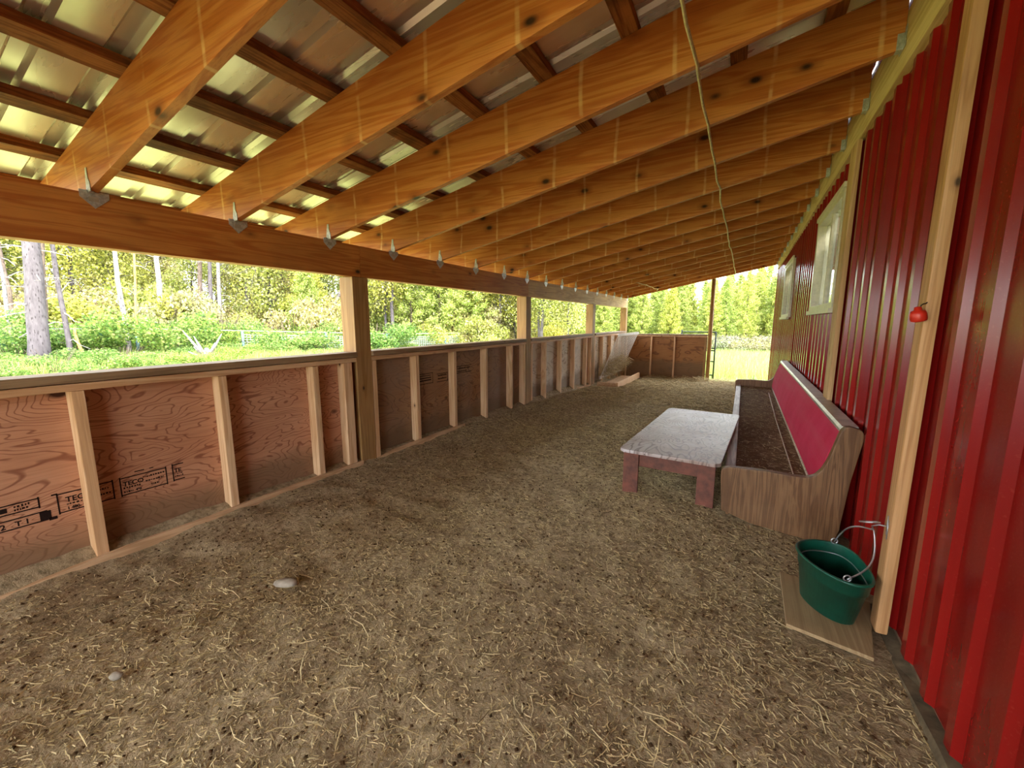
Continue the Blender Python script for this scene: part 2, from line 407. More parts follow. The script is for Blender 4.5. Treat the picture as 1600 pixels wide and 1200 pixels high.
# ------------------------------------------------------------------ ceiling: rafters, purlins, roof sheets, ties, hangers
ceil = struct('ceiling')
RD = .285
def rafter(y, t=.040):
    m = MB(); x0, x1 = -3.74, XR-.045
    m.hexa([(x0, y-t/2, zr(x0)), (x1, y-t/2, zr(x1)), (x1, y+t/2, zr(x1)), (x0, y+t/2, zr(x0)),
            (x0, y-t/2, zr(x0)+RD), (x1, y-t/2, zr(x1)+RD), (x1, y+t/2, zr(x1)+RD), (x0, y+t/2, zr(x0)+RD)])
    return m.build('rafter', M['rafter'], ceil, .003, org=(x0, y, zr(x0)))
for y in RY: rafter(y)
for x in (-3.80, -3.34, -2.90, -2.42, -1.96, -1.51, -1.06, -.60, -.15, .30):
    y = YN
    for ln in (4.9, 4.9, 4.1, 3.0):
        y1 = min(y+ln, YF+.1)
        m = MB(); z0 = zr(x)+RD
        w = .085
        n = 9                                                       # wane: the sawn edge wanders
        for k in range(n):
            ya, yb = y+(y1-y)*k/n, y+(y1-y)*(k+1)/n
            pass
        ring = []
        for k in range(n+1):
            yy = y+(y1-y)*k/n; j1, j2 = random.uniform(-.010, .010), random.uniform(-.010, .010)
            ring.append([(x-w/2+j1, yy, z0-SLP*w/2), (x+w/2+j2, yy, z0+SLP*w/2), (x+w/2+j2, yy, z0+.042+SLP*w/2), (x-w/2+j1, yy, z0+.042-SLP*w/2)])
        vs_ = [p for r in ring for p in r]; fs = [(3, 2, 1, 0), tuple(n*4+i for i in range(4))]
        for k in range(n):
            for i in range(4): fs.append((k*4+i, k*4+(i+1) % 4, k*4+4+(i+1) % 4, k*4+4+i))
        m.add(vs_, fs); m.build('purlin', M['purlin'], ceil, org=(x, y, z0))
        y = y1+.003
        if y > YF: break
def rib_profile(length, pitch=.2, flat=None, rise=.022, top=.045, slope=.018, small=True):
    p = [(0, 0)]; y = 0
    while y < length-1e-6:
        c = y+pitch/2
        for q in ((c-top/2-slope, 0), (c-top/2, rise), (c+top/2, rise), (c+top/2+slope, 0)):
            if q[0] < length: p.append(q)
        y += pitch
    p.append((length, 0)); return p
def ribbed(length, fn, d0, d1, pitch=.2, rise=.022, top=.045, slope=.018, th=.0012):
    pr_ = rib_profile(length, pitch, None, rise, top, slope); m = MB(); n = len(pr_)
    vs_ = []
    for h in (0, th):
        for d in (d0, d1): vs_ += [fn(u, v+h, d) for u, v in pr_]
    fs = []
    for i in range(n-1):
        fs.append((i, i+1, n+i+1, n+i)); fs.append((2*n+i, 3*n+i, 3*n+i+1, 2*n+i+1))
        fs.append((i, 2*n+i, 2*n+i+1, i+1)); fs.append((n+i, n+i+1, 3*n+i+1, 3*n+i))
    fs.append((0, n, 3*n, 2*n)); fs.append((n-1, 3*n-1, 4*n-1, 2*n-1))
    return m.add(vs_, fs)
y = YN-.1; zo = RD+.044
while y < YF+.15:
    ln = .9144
    lift = .0025*(len(ceil.children) % 2)
    fn = lambda u, v, d, y=y: (d, y+u, zr(d)+zo+v+lift)
    ribbed(ln+.045, fn, -4.06, XR-.002, .2286, .02, .05, .016).build('roof_panel', M['roof'], ceil, org=(-4.0, y, zr(-4.0)+zo))
    y += ln
def tie_mesh():
    m = MB()
    # plate on the beam face, pointed at the foot, and a twisted strap up the rafter's near face
    m.prism([(-.055, 0), (-.055, -.035), (0, -.085), (.06, -.03), (.06, 0)], lambda u, v, d: (d, u, v), .0005, .0035)
    m.prism([(-.012, -.01), (.042, -.01), (.042, .03), (.026, .06), (.026, .105), (.008, .105)], lambda u, v, d: (u+.004, d, v), -.0240, -.0208)
    m.box(-.004, .014, -.0240, .0, -.012, .004)
    m.box(-.003, .006, -.055, -.02, -.03, -.026)
    return m.mesh('rafter_tie', M['galv'])
tm = tie_mesh(); lb = MB().box(.0036, .0046, -.022, .016, -.052, -.028).mesh('label_plate', M['trim'])
for y in RY:
    t = link('rafter_tie', tm, ceil, (XL, y, ZB+.004)); link('label_plate', lb, t)
hm = MB(); hm.prism([(-.0235, 0), (-.0235, .075), (-.0215, .075), (-.0215, .003), (.0215, .003), (.0215, .075), (.0235, .075), (.0235, 0)], lambda u, v, d: (d, u, v), -.03, .0)
hm.box(-.003, 0, -.05, -.0235, .0, .10); hm.box(-.003, 0, .0235, .05, .0, .10)
hmesh = hm.mesh('joist_hanger', M['galv'])
for y in RY: link('joist_hanger', hmesh, ceil, (XR-.045, y, zr(XR-.045)-.006))

# ------------------------------------------------------------------ header beam and posts
m = MB(); bx = thing('header_beam', (XL-.05, YN, 1.687), 'long orange timber beam carrying the low ends of all the rafters', 'beam')
yy = [YN, -.76, 2.60, 5.86, 9.14, YF]
for a, b in zip(yy, yy[1:]):
    MB().box(XL-.045, XL, a, b-.004, 1.687, 1.955).build('plank', M['beam'] if b < 6 else M['beam_old'], bx, .004, org=None).location = Vector((0, 0, 0))-Vector(bx.location)
    MB().box(XL-.095, XL-.047, a, b-.004, 1.687, 1.955).build('plank', M['beam'], bx, .004).location = Vector((0, 0, 0))-Vector(bx.location)
def left_post(y0, y1, label):
    MBp = MB().box(XL-.165, XL+.002, y0, y1, -.45, 1.686)
    o = MBp.build('timber_post', M['post'], None, .006, org=(XL-.08, (y0+y1)/2, -.45)); tag(o, label, 'post', 'posts along the low wall')
    return o
left_post(2.50, 2.67, 'thick square timber post at the low wall, nearest and largest of its row')
left_post(5.78, 5.95, 'square timber post at the low wall, second nearest of its row')
left_post(9.05, 9.23, 'square timber post at the low wall just before the hay rack')
left_post(12.02, 12.19, 'corner timber post where the low wall meets the far partition')
o = MB().box(XL-.165, XL, -.85, -.68, -.3, 1.686).build('timber_post', M['post'], None, .006, org=(XL-.08, -.77, -.3)); tag(o, 'square timber post at the near end of the low wall', 'post', 'posts along the low wall')
EPX = -.775
pp = MB().tube([(EPX, 12.1, -.42), (EPX, 12.1, zr(EPX)-.004)], .05, 12); o = pp.build('gate_post', M['post'], None, 0, True, org=(EPX, 12.1, -.42))
tag(o, 'slim round dark post rising to the roof at the far doorway', 'post')

# ------------------------------------------------------------------ left wall (low)
wl = struct('wall_left')
PX = -3.080
sheets = [(-2.36, .075, 'ply'), (-3.05, -2.363, 'ply'), (.078, 2.50, 'ply'), (2.67, 3.93, 'ply_dark'), (3.933, 5.78, 'ply_dark'), (5.95, 7.95, 'ply_gray'), (7.953, 12.1, 'ply_gray')]
panels = []
for y0, y1, k in sheets:
    p = MB().box(PX-.0125, PX, y0, y1, -.35, .985).build('plywood_panel', M[k], wl, org=(PX, y0, 0)); panels.append(p)
def stud(yc, w=.055):
    z0 = fz(0, yc)-.03
    MB().box(PX+.001, XL, yc-w/2, yc+w/2, z0, .944).build('stud', M['stud'], wl, .004, org=(XL-.04, yc, z0))
for yc in (-3.0, -2.36, -1.68, -.64, .03, .727, 1.41, 2.093, 2.405, 2.70, 3.285, 3.94, 4.63, 5.33, 5.74, 6.0, 6.55, 7.25, 7.95, 8.70, 9.01, 9.26, 9.9, 10.6, 11.3, 11.95): stud(yc, .05 if yc not in (2.405,) else .085)
for a, b in ((YN, 2.498), (2.672, 5.778), (5.952, 9.048), (9.232, 12.1)):
    MB().box(PX+.001, XL+.003, a, b, .946, .984).build('top_plate', M['plate'], wl, .004, org=(XL-.04, a, .95))
    MB().box(-3.14, XL+.022, a, b, .990, 1.034).build('sill_board', M['sill'], wl, .005, org=(XL-.04, a, 1.0))
    if b < 9:
        rows = [(.28 if a < 0 else a, b)] if a < 0 else [(a, a+1.42)]
    else: rows = [(8.05, 8.95)] if a < 9 else []
    for (c, d) in rows:
        n = 7; m = MB(); ring = []
        for k in range(n+1):
            yk = c+(d-c)*k/n; f_ = fz(0, yk); w_ = random.uniform(-.006, .006); h_ = random.uniform(-.010, .006)
            if k == 0: h_ = -.03
            ring += [(XL+.004, yk, f_-.06), (XL+.022+w_*.4, yk, f_-.06), (XL+.022+w_*.4, yk, f_+.036+h_), (XL+.004, yk, f_+.038+h_)]
        fs = [(3, 2, 1, 0), tuple(n*4+i for i in range(4))]
        for k in range(n):
            for i in range(4): fs.append((k*4+i, k*4+(i+1) % 4, k*4+4+(i+1) % 4, k*4+4+i))
        m.add(ring, fs).build('kick_board', M['kick'], wl, org=(XL, c, 0))
# ink stamps on the plywood: (panel, list of frames) drawn flat on its face
def text_mesh(body, size):
    cu = bpy.data.curves.new('txt', 'FONT'); cu.body = body; cu.size = size; cu.align_x = 'LEFT'; cu.offset = .0012
    o = bpy.data.objects.new('txt', cu); COL.objects.link(o)
    dg = bpy.context.evaluated_depsgraph_get(); me = bpy.data.meshes.new_from_object(o.evaluated_get(dg))
    bpy.data.objects.remove(o); vs_ = [tuple(v.co) for v in me.vertices]; fs = [tuple(p.vertices) for p in me.polygons]
    bpy.data.meshes.remove(me); return vs_, fs
def stamp(panel, y0, y1, z0, z1, texts=(), open_r=False, open_l=False, bars=(), lw=.0062, cap=None):
    m = MB(); oy = panel.location.y; X0, X1 = .0004, .0012
    R = lambda a, b, c, d: m.box(X0, X1, a-oy, b-oy, c, d)
    R(y0, y1, z1-lw, z1); R(y0, y1, z0, z0+lw)
    if not open_l: R(y0, y0+lw, z0-.004, z1+.004)
    if not open_r: R(y1-lw, y1, z0-.004, z1+.004)
    for (a, b, c, d) in bars: R(a, b, c, d)
    for body, size, ty, tz in texts:
        vs_, fs = text_mesh(body, size); m.add([(X1, v[0]+ty-oy, v[1]+tz) for v in vs_], fs)
    m.build('ink_stamp', M['ink'], panel)
P1 = panels[2]
def smudge(y0, y1, z, h=.010):          # an illegible printed line: a row of short uneven marks
    out = []; r = random.Random(int(y0*1000+z*7000)); y = y0
    while y < y1:
        w = r.uniform(.004, .011); out.append((y, min(y+w, y1), z+r.uniform(0, .002), z+h*r.uniform(.7, 1.1))); y += w+r.uniform(.002, .006)
    return out
stamp(P1, .607, .832, .297, .404, [('TECO', .040, .638, .350), ('1 480-', .021, .640, .308)], bars=[(.59, .612, .402, .410)]+smudge(.640, .735, .333)+smudge(.75, .81, .365)+smudge(.76, .82, .335))
stamp(P1, .858, 1.082, .297, .404, [('TECO', .036, .872, .352), ('480', .018, .925, .309)], bars=[(.93, .975, .420, .426), (1.0, 1.02, .42, .425)]+smudge(.872, .95, .335)+smudge(.965, 1.07, .373)+smudge(.975, 1.065, .346)+smudge(.872, .915, .311)+smudge(1.0, 1.04, .318))
stamp(P1, 1.110, 1.172, .303, .408, [('TE', .034, 1.120, .355)], open_r=True, bars=smudge(1.12, 1.165, .325)+smudge(1.12, 1.165, .342, .006))
stamp(P1, .25, .548, .360, .412, [], open_l=True, bars=[(.30, .44, .374, .398)]+smudge(.462, .515, .388, .013)+smudge(.462, .51, .372, .011))
stamp(P1, .25, .568, .282, .336, [('A S   1 2   T 1', .036, .300, .294)], open_l=True, open_r=True, bars=[(.540, .580, .286, .332), (.57, .600, .276, .292)])
P3 = panels[3]
stamp(P3, 3.36, 3.63, .605, .725, [], open_l=True, bars=[(3.36, 3.60, .695, .702), (3.36, 3.60, .668, .678), (3.36, 3.60, .640, .652)])
stamp(P3, 3.70, 3.90, .60, .70, [], open_l=True, bars=smudge(3.72, 3.88, .665, .022)+smudge(3.72, 3.88, .63, .018))
P4 = panels[4]
stamp(P4, 4.08, 4.40, .66, .75, [], open_r=True, bars=smudge(4.1, 4.36, .71, .02)+smudge(4.1, 4.3, .675, .016))

# ------------------------------------------------------------------ far partition
wf = struct('wall_far')
FY = 12.0; z0f = fz(0, FY)-.06; ZT = .93
xs = [XL-.04, -2.24, -1.63, -.83]
for a, b in zip(xs, xs[1:]):
    MB().box(a+.0005, b-.0005, FY+.04, FY+.053, z0f, ZT).build('plywood_panel', M['ply_far'], wf, org=(a, FY, 0))
for x in (-2.94, -2.24, -1.63, -.87):
    MB().box(x-.02, x+.02, FY-.03, FY+.039, z0f, ZT-.04).build('stud', M['stud'] if x < -1 else M['post'], wf, .003, org=(x, FY, z0f))
MB().box(XL, -.83, FY-.035, FY+.055, ZT-.038, ZT).build('top_plate', M['plate'], wf, .003, org=(XL, FY, ZT))
MB().box(XL, -.81, FY-.05, FY+.07, ZT+.002, ZT+.035).build('cap_board', M['sill'], wf, .004, org=(XL, FY, ZT))

# ------------------------------------------------------------------ right wall: red ribbed siding, ledger, windows, footing
wr = struct('wall_right')
def siding(y0, y1, z0, z1):
    fn = lambda u, v, d: (XR-v, y0+u, d)
    ribbed(y1-y0, fn, z0, z1, .2, .020, .042, .020).build('siding_panel', M['red'], wr, org=(XR, y0, z0))
W1 = (4.15, 5.46, 1.40, 2.32); W2 = (7.95, 9.40, 1.37, 2.29)
ys = [YN]
for yv in (-2.34, -1.44, -.54, .36, 1.26, 2.16, 3.06, 3.96, W1[0], W1[1], 6.26, 7.16, W2[0], W2[1], 10.2, 11.1, YF-.03): ys.append(yv)
for a, b in zip(ys, ys[1:]):
    win = [w for w in (W1, W2) if abs(w[0]-a) < .01]
    zb = -.35 if a > 2.1 else .030
    if win:
        siding(a, b, zb, win[0][2]); siding(a, b, win[0][3], 2.60)
    else: siding(a, b, zb, 2.60)
MB().box(XR-.043, XR-.001, YN, YF, 2.560, 2.845).build('ledger_board', M['ledger'], wr, .005, org=(XR, YN, 2.56))
o = MB().box(XR-.030, XR+.05, YF-.032, YF+.02, -.35, 2.60).build('corner_trim', M['vinyl'], wr, .003, org=(XR, YF, 0)); o.data.materials[0] = M['red']
MB().box(XR+.003, XR+.10, YN, YF, -.5, .22).build('sun_leak_backer', M['concrete'], wr)  # unseen backer behind the siding, added to block sun leaking in below
MB().box(XR+.002, XR+.14, YN, YF, 2.55, 4.2).build('upper_wall', M['red'], wr)
def window(nm, w):
    r = struct(nm, (XR, w[0], w[2])); y0, y1, z0, z1 = 0, w[1]-w[0], 0, w[3]-w[2]; t = .055; mid = (y1)*.52
    f = MB(); f.box(-.052, .07, y0, y1, z0, z0+t); f.box(-.052, .07, y0, y1, z1-t, z1); f.box(-.052, .07, y0, y0+t, z0+t, z1-t); f.box(-.052, .07, y1-t, y1, z0+t, z1-t)
    f.build('window_frame', M['vinyl'], r, .004)
    MB().box(-.062, -.04, y0-.03, y1+.03, z1-.005, z1+.035).build('head_trim', M['vinyl'], r, .003)
    MB().box(-.072, -.04, y0-.03, y1+.03, z0-.03, z0+.008).build('window_sill', M['vinyl'], r, .003)
    MB().box(-.02, .05, mid-.025, mid+.025, z0+t, z1-t).build('mullion', M['vinyl'], r, .003)
    MB().box(.0, .006, y0+t, mid-.025, z0+t, z1-t).build('pane', M['glass'], r)
    MB().box(.02, .026, mid+.025, y1-t, z0+t, z1-t).build('pane', M['glass'], r)
    b = MB()
    zz = z0+t
    while zz < z1-t-.02:
        b.hexa([(.045, y0+t, zz), (.062, y0+t, zz+.012), (.062, mid-.03, zz+.012), (.045, mid-.03, zz), (.045, y0+t, zz+.003), (.062, y0+t, zz+.015), (.062, mid-.03, zz+.015), (.045, mid-.03, zz+.003)]); zz += .024
    b.build('blind', M['blind'], r)
    MB().box(.45, .47, y0-.4, y1+.4, z0-.3, z1+.3).build('dark_room_wall', M['interior'], r)
window('window_1', W1); window('window_2', W2)
# concrete footing under the siding, uneven top
m = MB(); n = 14; ring = []
for k in range(n+1):
    yk = YN+(2.34-YN)*k/n; w_ = .045+random.uniform(-.012, .014); h_ = .02+random.uniform(-.012, .012)
    if k > n-2: h_ = -.005
    ring += [(XR-w_-.02, yk, -.1), (XR+.1, yk, -.1), (XR+.1, yk, .033), (XR-w_+.01, yk, h_)]
fs = [(3, 2, 1, 0), tuple(n*4+i for i in range(4))]
for k in range(n):
    for i in range(4): fs.append((k*4+i, k*4+(i+1) % 4, k*4+4+(i+1) % 4, k*4+4+i))
bb_ = m.add(ring, fs).build('baseboard_right', M['concrete'], None, org=(XR, YN, 0)); tag(bb_, kind='structure')
def wall_post(x0, x1, y0, y1, z0, z1, label, bev, ln=0):
    o = MB().hexa([(x0-ln, y0, z0), (x1-ln, y0, z0), (x1-ln, y1, z0), (x0-ln, y1, z0), (x0, y0, z1), (x1, y0, z1), (x1, y1, z1), (x0, y1, z1)]).build('timber_post', M['bpost'], None, bev, org=(x1, (y0+y1)/2, z0)); tag(o, label, 'post'); return o
POSTA = wall_post(.580, .622, 2.076, 2.160, .020, 2.555, 'tall pale timber post on the red wall beside the green bucket', .012, .014)
POSTA.data.materials[0] = M['fpost']
wall_post(.590, .622, 3.86, 4.06, -.02, 2.555, 'pale timber post on the red wall just before the nearer window', .008)

# ------------------------------------------------------------------ pew
PY0, PY1 = 2.87, 7.55
pew = thing('church_pew', (.3, PY0, 0), 'long wooden pew with red upholstered back standing against the red wall', 'pew')
prof = [(-.046, .085), (-.062, .30), (-.062, .352), (-.052, .368), (-.02, .380), (.195, .389), (.33, .383), (.385, .386), (.425, .405), (.455, .448), (.480, .515), (.512, .655), (.522, .69), (.538, .712), (.560, .717),
        (.606, .712), (.634, .70), (.645, .678), (.645, .64), (.612, .40), (.566, .10), (.553, .040), (.535, .016), (.505, .008), (.42, .000), (.385, .004), (.116, .034)]
def pewend(y0, y1, far=False):
    dz = fz(0, (y0+y1)/2) if far else 0
    mb = MB().prism([(u, v) for u, v in prof], lambda u, v, d: (u-.3-(.022 if u > .6 else .0), d, v+dz*.0), y0, y1)
    o = mb.build('end_panel', M['pew'], pew, .007); return o
pewend(0, .05); pewend(PY1-PY0-.05, PY1-PY0)
L0, L1 = .05, PY1-PY0-.05
MB().box(.02-.3, .50-.3, L0, L1, .255, .283).build('seat', M['soil'], pew, .004)
MB().box(-.045-.3, .020-.3, L0, L1, .235, .30).build('seat_edge', M['pew_seat'], pew, .01)
MB().box(-.02-.3, .0-.3, L0, L1, .04, .234).build('front_rail', M['pew'], pew, .003)
MB().hexa([(.50-.3, L0, .255), (.535-.3, L0, .255), (.535-.3, L1, .255), (.50-.3, L1, .255), (.572-.3, L0, .70), (.60-.3, L0, .70), (.60-.3, L1, .70), (.572-.3, L1, .70)]).build('back_board', M['pew'], pew, .003)
# upholstered back: a gently bulging pad
m = MB(); nz = 8; ring = []
for yk in (L0+.004, L1-.004):
    r = []
    for k in range(nz+1):
        t = k/nz; x = .4405+.088*t*.98 - .018*math.sin(PI*t) ; z = .285+.385*t
        r.append((x-.3, yk, z))
    for k in range(nz, -1, -1):
        t = k/nz; r.append((.498+.070*t-.3, yk, .285+.385*t))
    ring.append(r)
n = len(ring[0]); m.add(ring[0]+ring[1], [tuple(range(n)), tuple(range(2*n-1, n-1, -1))] + [(i, n+i, n+(i+1) % n, (i+1) % n) for i in range(n)])
m.build('back_cushion', M['cushion'], pew)
MB().tube([(.440-.3, L0, .290), (.440-.3, L1, .290)], .0085, 8).build('piping', M['piping'], pew, 0, True)
MB().tube([(.36-.3, L0, .284), (.36-.3, (L0+L1)*.45, .286), (.375-.3, L1-.6, .284)], .005, 6).build('seat_seam', M['piping'], pew, 0, True)
MB().prism([(.522, .672), (.606, .688), (.606, .712), (.530, .708), (.519, .694)], lambda u, v, d: (u-.3, d, v), L0, L1).build('top_rail', M['trim'], pew, .004)

# ------------------------------------------------------------------ low table
TX0, TX1, TY0, TY1, TZ = -.745, -.068, 2.93, 4.66, .372
trz = -.055
tb = thing('low_table', ((TX0+TX1)/2, TY0, 0), 'low red-brown table with a worn pale top pushed against the pew', 'table', None, trz)
hw = (TX1-TX0)/2; LN = TY1-TY0
m = MB(); c = .035
m.prism([(-hw+c, 0), (hw-c, 0), (hw, c), (hw, LN-c), (hw-c, LN), (-hw+c, LN), (-hw, LN-c), (-hw, c)], lambda u, v, d: (u, v, d), TZ-.024, TZ)
m.build('tabletop', M['table_top'], tb, .005)
for (a, b, c_, d) in ((-hw+.05, hw-.05, .045, .07), (-hw+.05, hw-.05, LN-.07, LN-.045)):
    MB().box(a, b, c_, d, TZ-.125, TZ-.025).build('apron', M['table_red'], tb, .003)
for x in (-hw+.046, hw-.07): MB().box(x, x+.024, .071, LN-.071, TZ-.125, TZ-.025).build('apron', M['table_red'], tb, .003)
for x in (-hw+.03, hw-.14):
    for yy_ in (.022, LN-.044): MB().box(x, x+.11, yy_, yy_+.022, -.02, TZ-.025).build('leg', M['table_red'], tb, .003)

# ------------------------------------------------------------------ board, bucket, twine
o = MB().hexa([(.251, 1.962, .002), (.53, 1.907, .002), (.6, 2.31, .002), (.254, 2.395, .002), (.251, 1.962, .018), (.53, 1.907, .018), (.6, 2.31, .018), (.254, 2.395, .018)]).build('plywood_board', M['board'], None, .003, org=(.4, 2.1, .002))
tag(o, 'dusty plywood offcut lying on the floor under the green bucket', 'board')
bk = thing('bucket', (.445, 2.205, .020), 'dark green flat-backed plastic bucket on a plywood board by the post', 'bucket', None, math.radians(14))
RIM = [(.085, .05), (.060, .115), (.0, .138), (-.067, .132), (-.125, .092), (-.155, .03), (-.153, -.05), (-.128, -.13), (-.088, -.19), (-.035, -.222), (.022, -.212), (.053, -.172), (.072, -.115), (.083, -.03)]
def dshape(s, cx=.004, cy=-.03):      # rim outline, flattest on the wall side, drawn in by s about (cx, cy)
    n = len(RIM); out = []
    for i in range(n):
        p0, p1, p2, p3 = (Vector(RIM[(i+k) % n]) for k in (-1, 0, 1, 2))
        for t in (0, .34, .67):
            q = .5*((2*p1)+(p2-p0)*t+(2*p0-5*p1+4*p2-p3)*t*t+(3*p1-p0-3*p2+p3)*t**3); out.append((cx+(q.x-cx)*s, cy+(q.y-cy)*s + max(0, .95-s)*.16))
    return out
def bshell(levels, inner):
    m = MB(); rings = [[(x, y, z) for x, y in dshape(s)] for s, z in levels]; n = len(rings[0])
    vs_ = [p for r in rings for p in r]; fs = []
    for i in range(len(rings)-1):
        for k in range(n): fs.append((i*n+k, i*n+(k+1) % n, (i+1)*n+(k+1) % n, (i+1)*n+k))
    fs.append(tuple(range(n))) if not inner else None
    fs.append(tuple((len(rings)-1)*n+k for k in range(n)))
    return m.add(vs_, fs)
H = .240
bshell([(.70, 0), (.74, .004), (.90, H*.72), (.905, H*.72), (.925, H*.73), (.955, H-.012), (1.0, H-.012), (1.02, H-.004), (1.0, H), (.955, H), (.93, H-.006), (.89, H*.7), (.81, H*.42), (.68, .012)], False).build('body', M['bucket'], bk, 0, True)
lv = [(x*.985, y*.985) for x, y in dshape(.79)]
MB().prism(lv, lambda u, v, d: (u, v, d), H*.35, H*.352).build('water', M['water'], bk)
rim = [(x, y, H*.78) for x, y in dshape(.885)]
MB().tube(rim[-12:]+rim[:16], .0028, 6).build('rim_highlight', M['wire'], bk, 0, True)  # bright arc laid inside the bucket as the highlight along its rim
ea, eb = Vector((.034, .124, H+.006)), Vector((-.056, -.200, H+.006))
for e in (ea, eb):
    MB().tube([e+Vector((.013*math.cos(a), 0, .013*math.sin(a)+.004)) for a in [2*PI*k/12 for k in range(12)]], .003, 6, closed=True).build('handle_eye', M['wire'], bk, 0, True)
inv = Matrix.Translation(bk.location) @ Matrix.Rotation(bk.rotation_euler.z, 4, 'Z'); inv = inv.inverted()
tip = inv @ Vector((.534, 2.135, .44))
def arc(a, b, bul, n=14):
    return [a.lerp(b, t/n) + bul*math.sin(PI*t/n) for t in range(n+1)]
MB().tube(arc(ea, tip, Vector((-.015, .0, .040)))+arc(tip, eb, Vector((.040, .0, -.030)))[1:], .0032, 6).build('handle', M['wire'], bk, 0, True)
tw = [Vector((.531, 2.110, .520))]
lp = []
for k in range(17):
    a = 2*PI*k/16; lp.append(Vector((.512+.031*math.cos(a), 2.115+.038*math.sin(a), .480+.010*math.cos(a+1.0)-.006*math.sin(a))))
m = MB(); m.tube(lp, .0032, 6, closed=False); m.tube([(.562, 2.100, .480), (.541, 2.108, .478), (.520, 2.112, .466), (.526, 2.125, .452), (.534, 2.135, .442), (.526, 2.142, .440)], .003, 6)
m.tube([(.5665, 2.100, .425), (.567, 2.103, .505)], .0022, 5); m.tube([(.5665, 2.112, .44), (.567, 2.115, .52)], .0022, 5)
o = m.build('wire_loop', M['wire'], None, 0, True, org=(.538, 2.11, .5)); tag(o, 'twisted wire loop tying the green bucket handle to the post', 'wire')

# ------------------------------------------------------------------ red cap on a hook at the post
hk = thing('hanging_cap', (.553, 2.058, 1.322), 'small red plastic barrel hanging from a dark wire hook on the pale post', 'fitting')
b = MB()
hk.scale = (.66, .66, .66)
bp = [(.0, -.034), (.020, -.034), (.034, -.029), (.037, -.018), (.036, .010), (.030, .026), (.018, .030), (.0155, .048), (.0, .049)]
n = 16; vs_ = []; fs = []
for r_, z_ in bp:
    for k in range(n): a = 2*PI*k/n; vs_.append((r_*math.cos(a), r_*math.sin(a), z_))
for i in range(len(bp)-1):
    for k in range(n): fs.append((i*n+k, i*n+(k+1) % n, (i+1)*n+(k+1) % n, (i+1)*n+k))
b.add(vs_, fs); b.build('barrel', M['redplastic'], hk, 0, True).rotation_euler = (.12, -.18, 0)
MB().tube([(.004, 0, .045), (.006, .002, .056), (.016, .008, .064), (.030, .020, .066), (.0385, .034, .074)], .0035, 6).build('hook', M['darkwire'], hk, 0, True)

# ------------------------------------------------------------------ cables under the rafters
def cable(x, y0, y1, label, amp):
    pts = []; 
    for y in RY:
        if y0 <= y <= y1:
            jx = random.uniform(-amp, amp)
            pts.append((x+jx, y-.02, zr(x)-.006)); pts.append((x+jx*.6, y+.02, zr(x)-.006)); pts.append((x+random.uniform(-amp, amp), y+.35, zr(x)-.012-random.uniform(0, .012)))
    o = MB().tube(pts, .0085, 6).build('cable', M['cable'], None, 0, True, org=pts[0]); tag(o, label, 'cable')
cable(-.29, -.6, 12.2, 'long yellowed electric cable stapled straight along under the rafters', .012)
cable(-2.07, 9.1, 12.0, 'short wavy pale cable under the far rafters near the corner post', .05)

# ------------------------------------------------------------------ hay rack in the far left corner
hrY0, hrY1 = 9.30, 11.3
hr = thing('hay_rack', (-2.7, hrY0, fz(0, 9.3)), 'leaning slatted hay rack with a board tray in the far left corner', 'hay rack')
Z0 = hr.location.z
def loc(x, y, z): return (x+2.7, y-hrY0, z-Z0)
ns = 18
for k in range(ns):
    yk = hrY0+.03+(hrY1-hrY0-.06)*k/(ns-1)
    MB().bar(loc(-2.86, yk, .0), loc(-2.46, yk, 1.02), .042, .007, (1, 0, 0)).build('slat', M['slat'], hr)
MB().bar(loc(-2.462, hrY0, 1.0), loc(-2.462, hrY1, 1.0), .03, .06).build('top_rail', M['slat'], hr)
MB().bar(loc(-2.87, hrY0, .0), loc(-2.87, hrY1, .0), .03, .06).build('bottom_rail', M['slat'], hr)
MB().box(*[v for ab in zip(loc(-2.42, hrY0-.2, -.2), loc(-2.38, hrY1, -.06)) for v in ab]).build('tray_board', M['stud'], hr, .003)
MB().box(*[v for ab in zip(loc(-2.86, hrY0-.2, -.2), loc(-2.42, hrY0-.16, -.07)) for v in ab]).build('tray_end', M['kick'], hr, .003)
MB().box(*[v for ab in zip(loc(-2.87, hrY0-.16, -.19), loc(-2.42, hrY1, -.17)) for v in ab]).build('tray_floor', M['kick'], hr)

# ------------------------------------------------------------------ gate swung open behind the partition
gt = thing('tube_gate', (-.66, 12.55, fz(0, 12.3)), 'dark tubular metal gate swung back behind the far partition', 'gate')
def T(pts, r, nm): MB().tube(pts, r, 8).build(nm, M['steel_dark'], gt, 0, True)
GH = 1.30
T([(0, 0, .02), (0, 0, GH)], .02, 'stile'); T([(-.9, .25, .02), (-.9, .25, GH+.06)], .02, 'stile')
for z in (GH, .86, .80, .5, .12): T([(0, 0, z), (-.9, .25, z)], .017, 'rail')

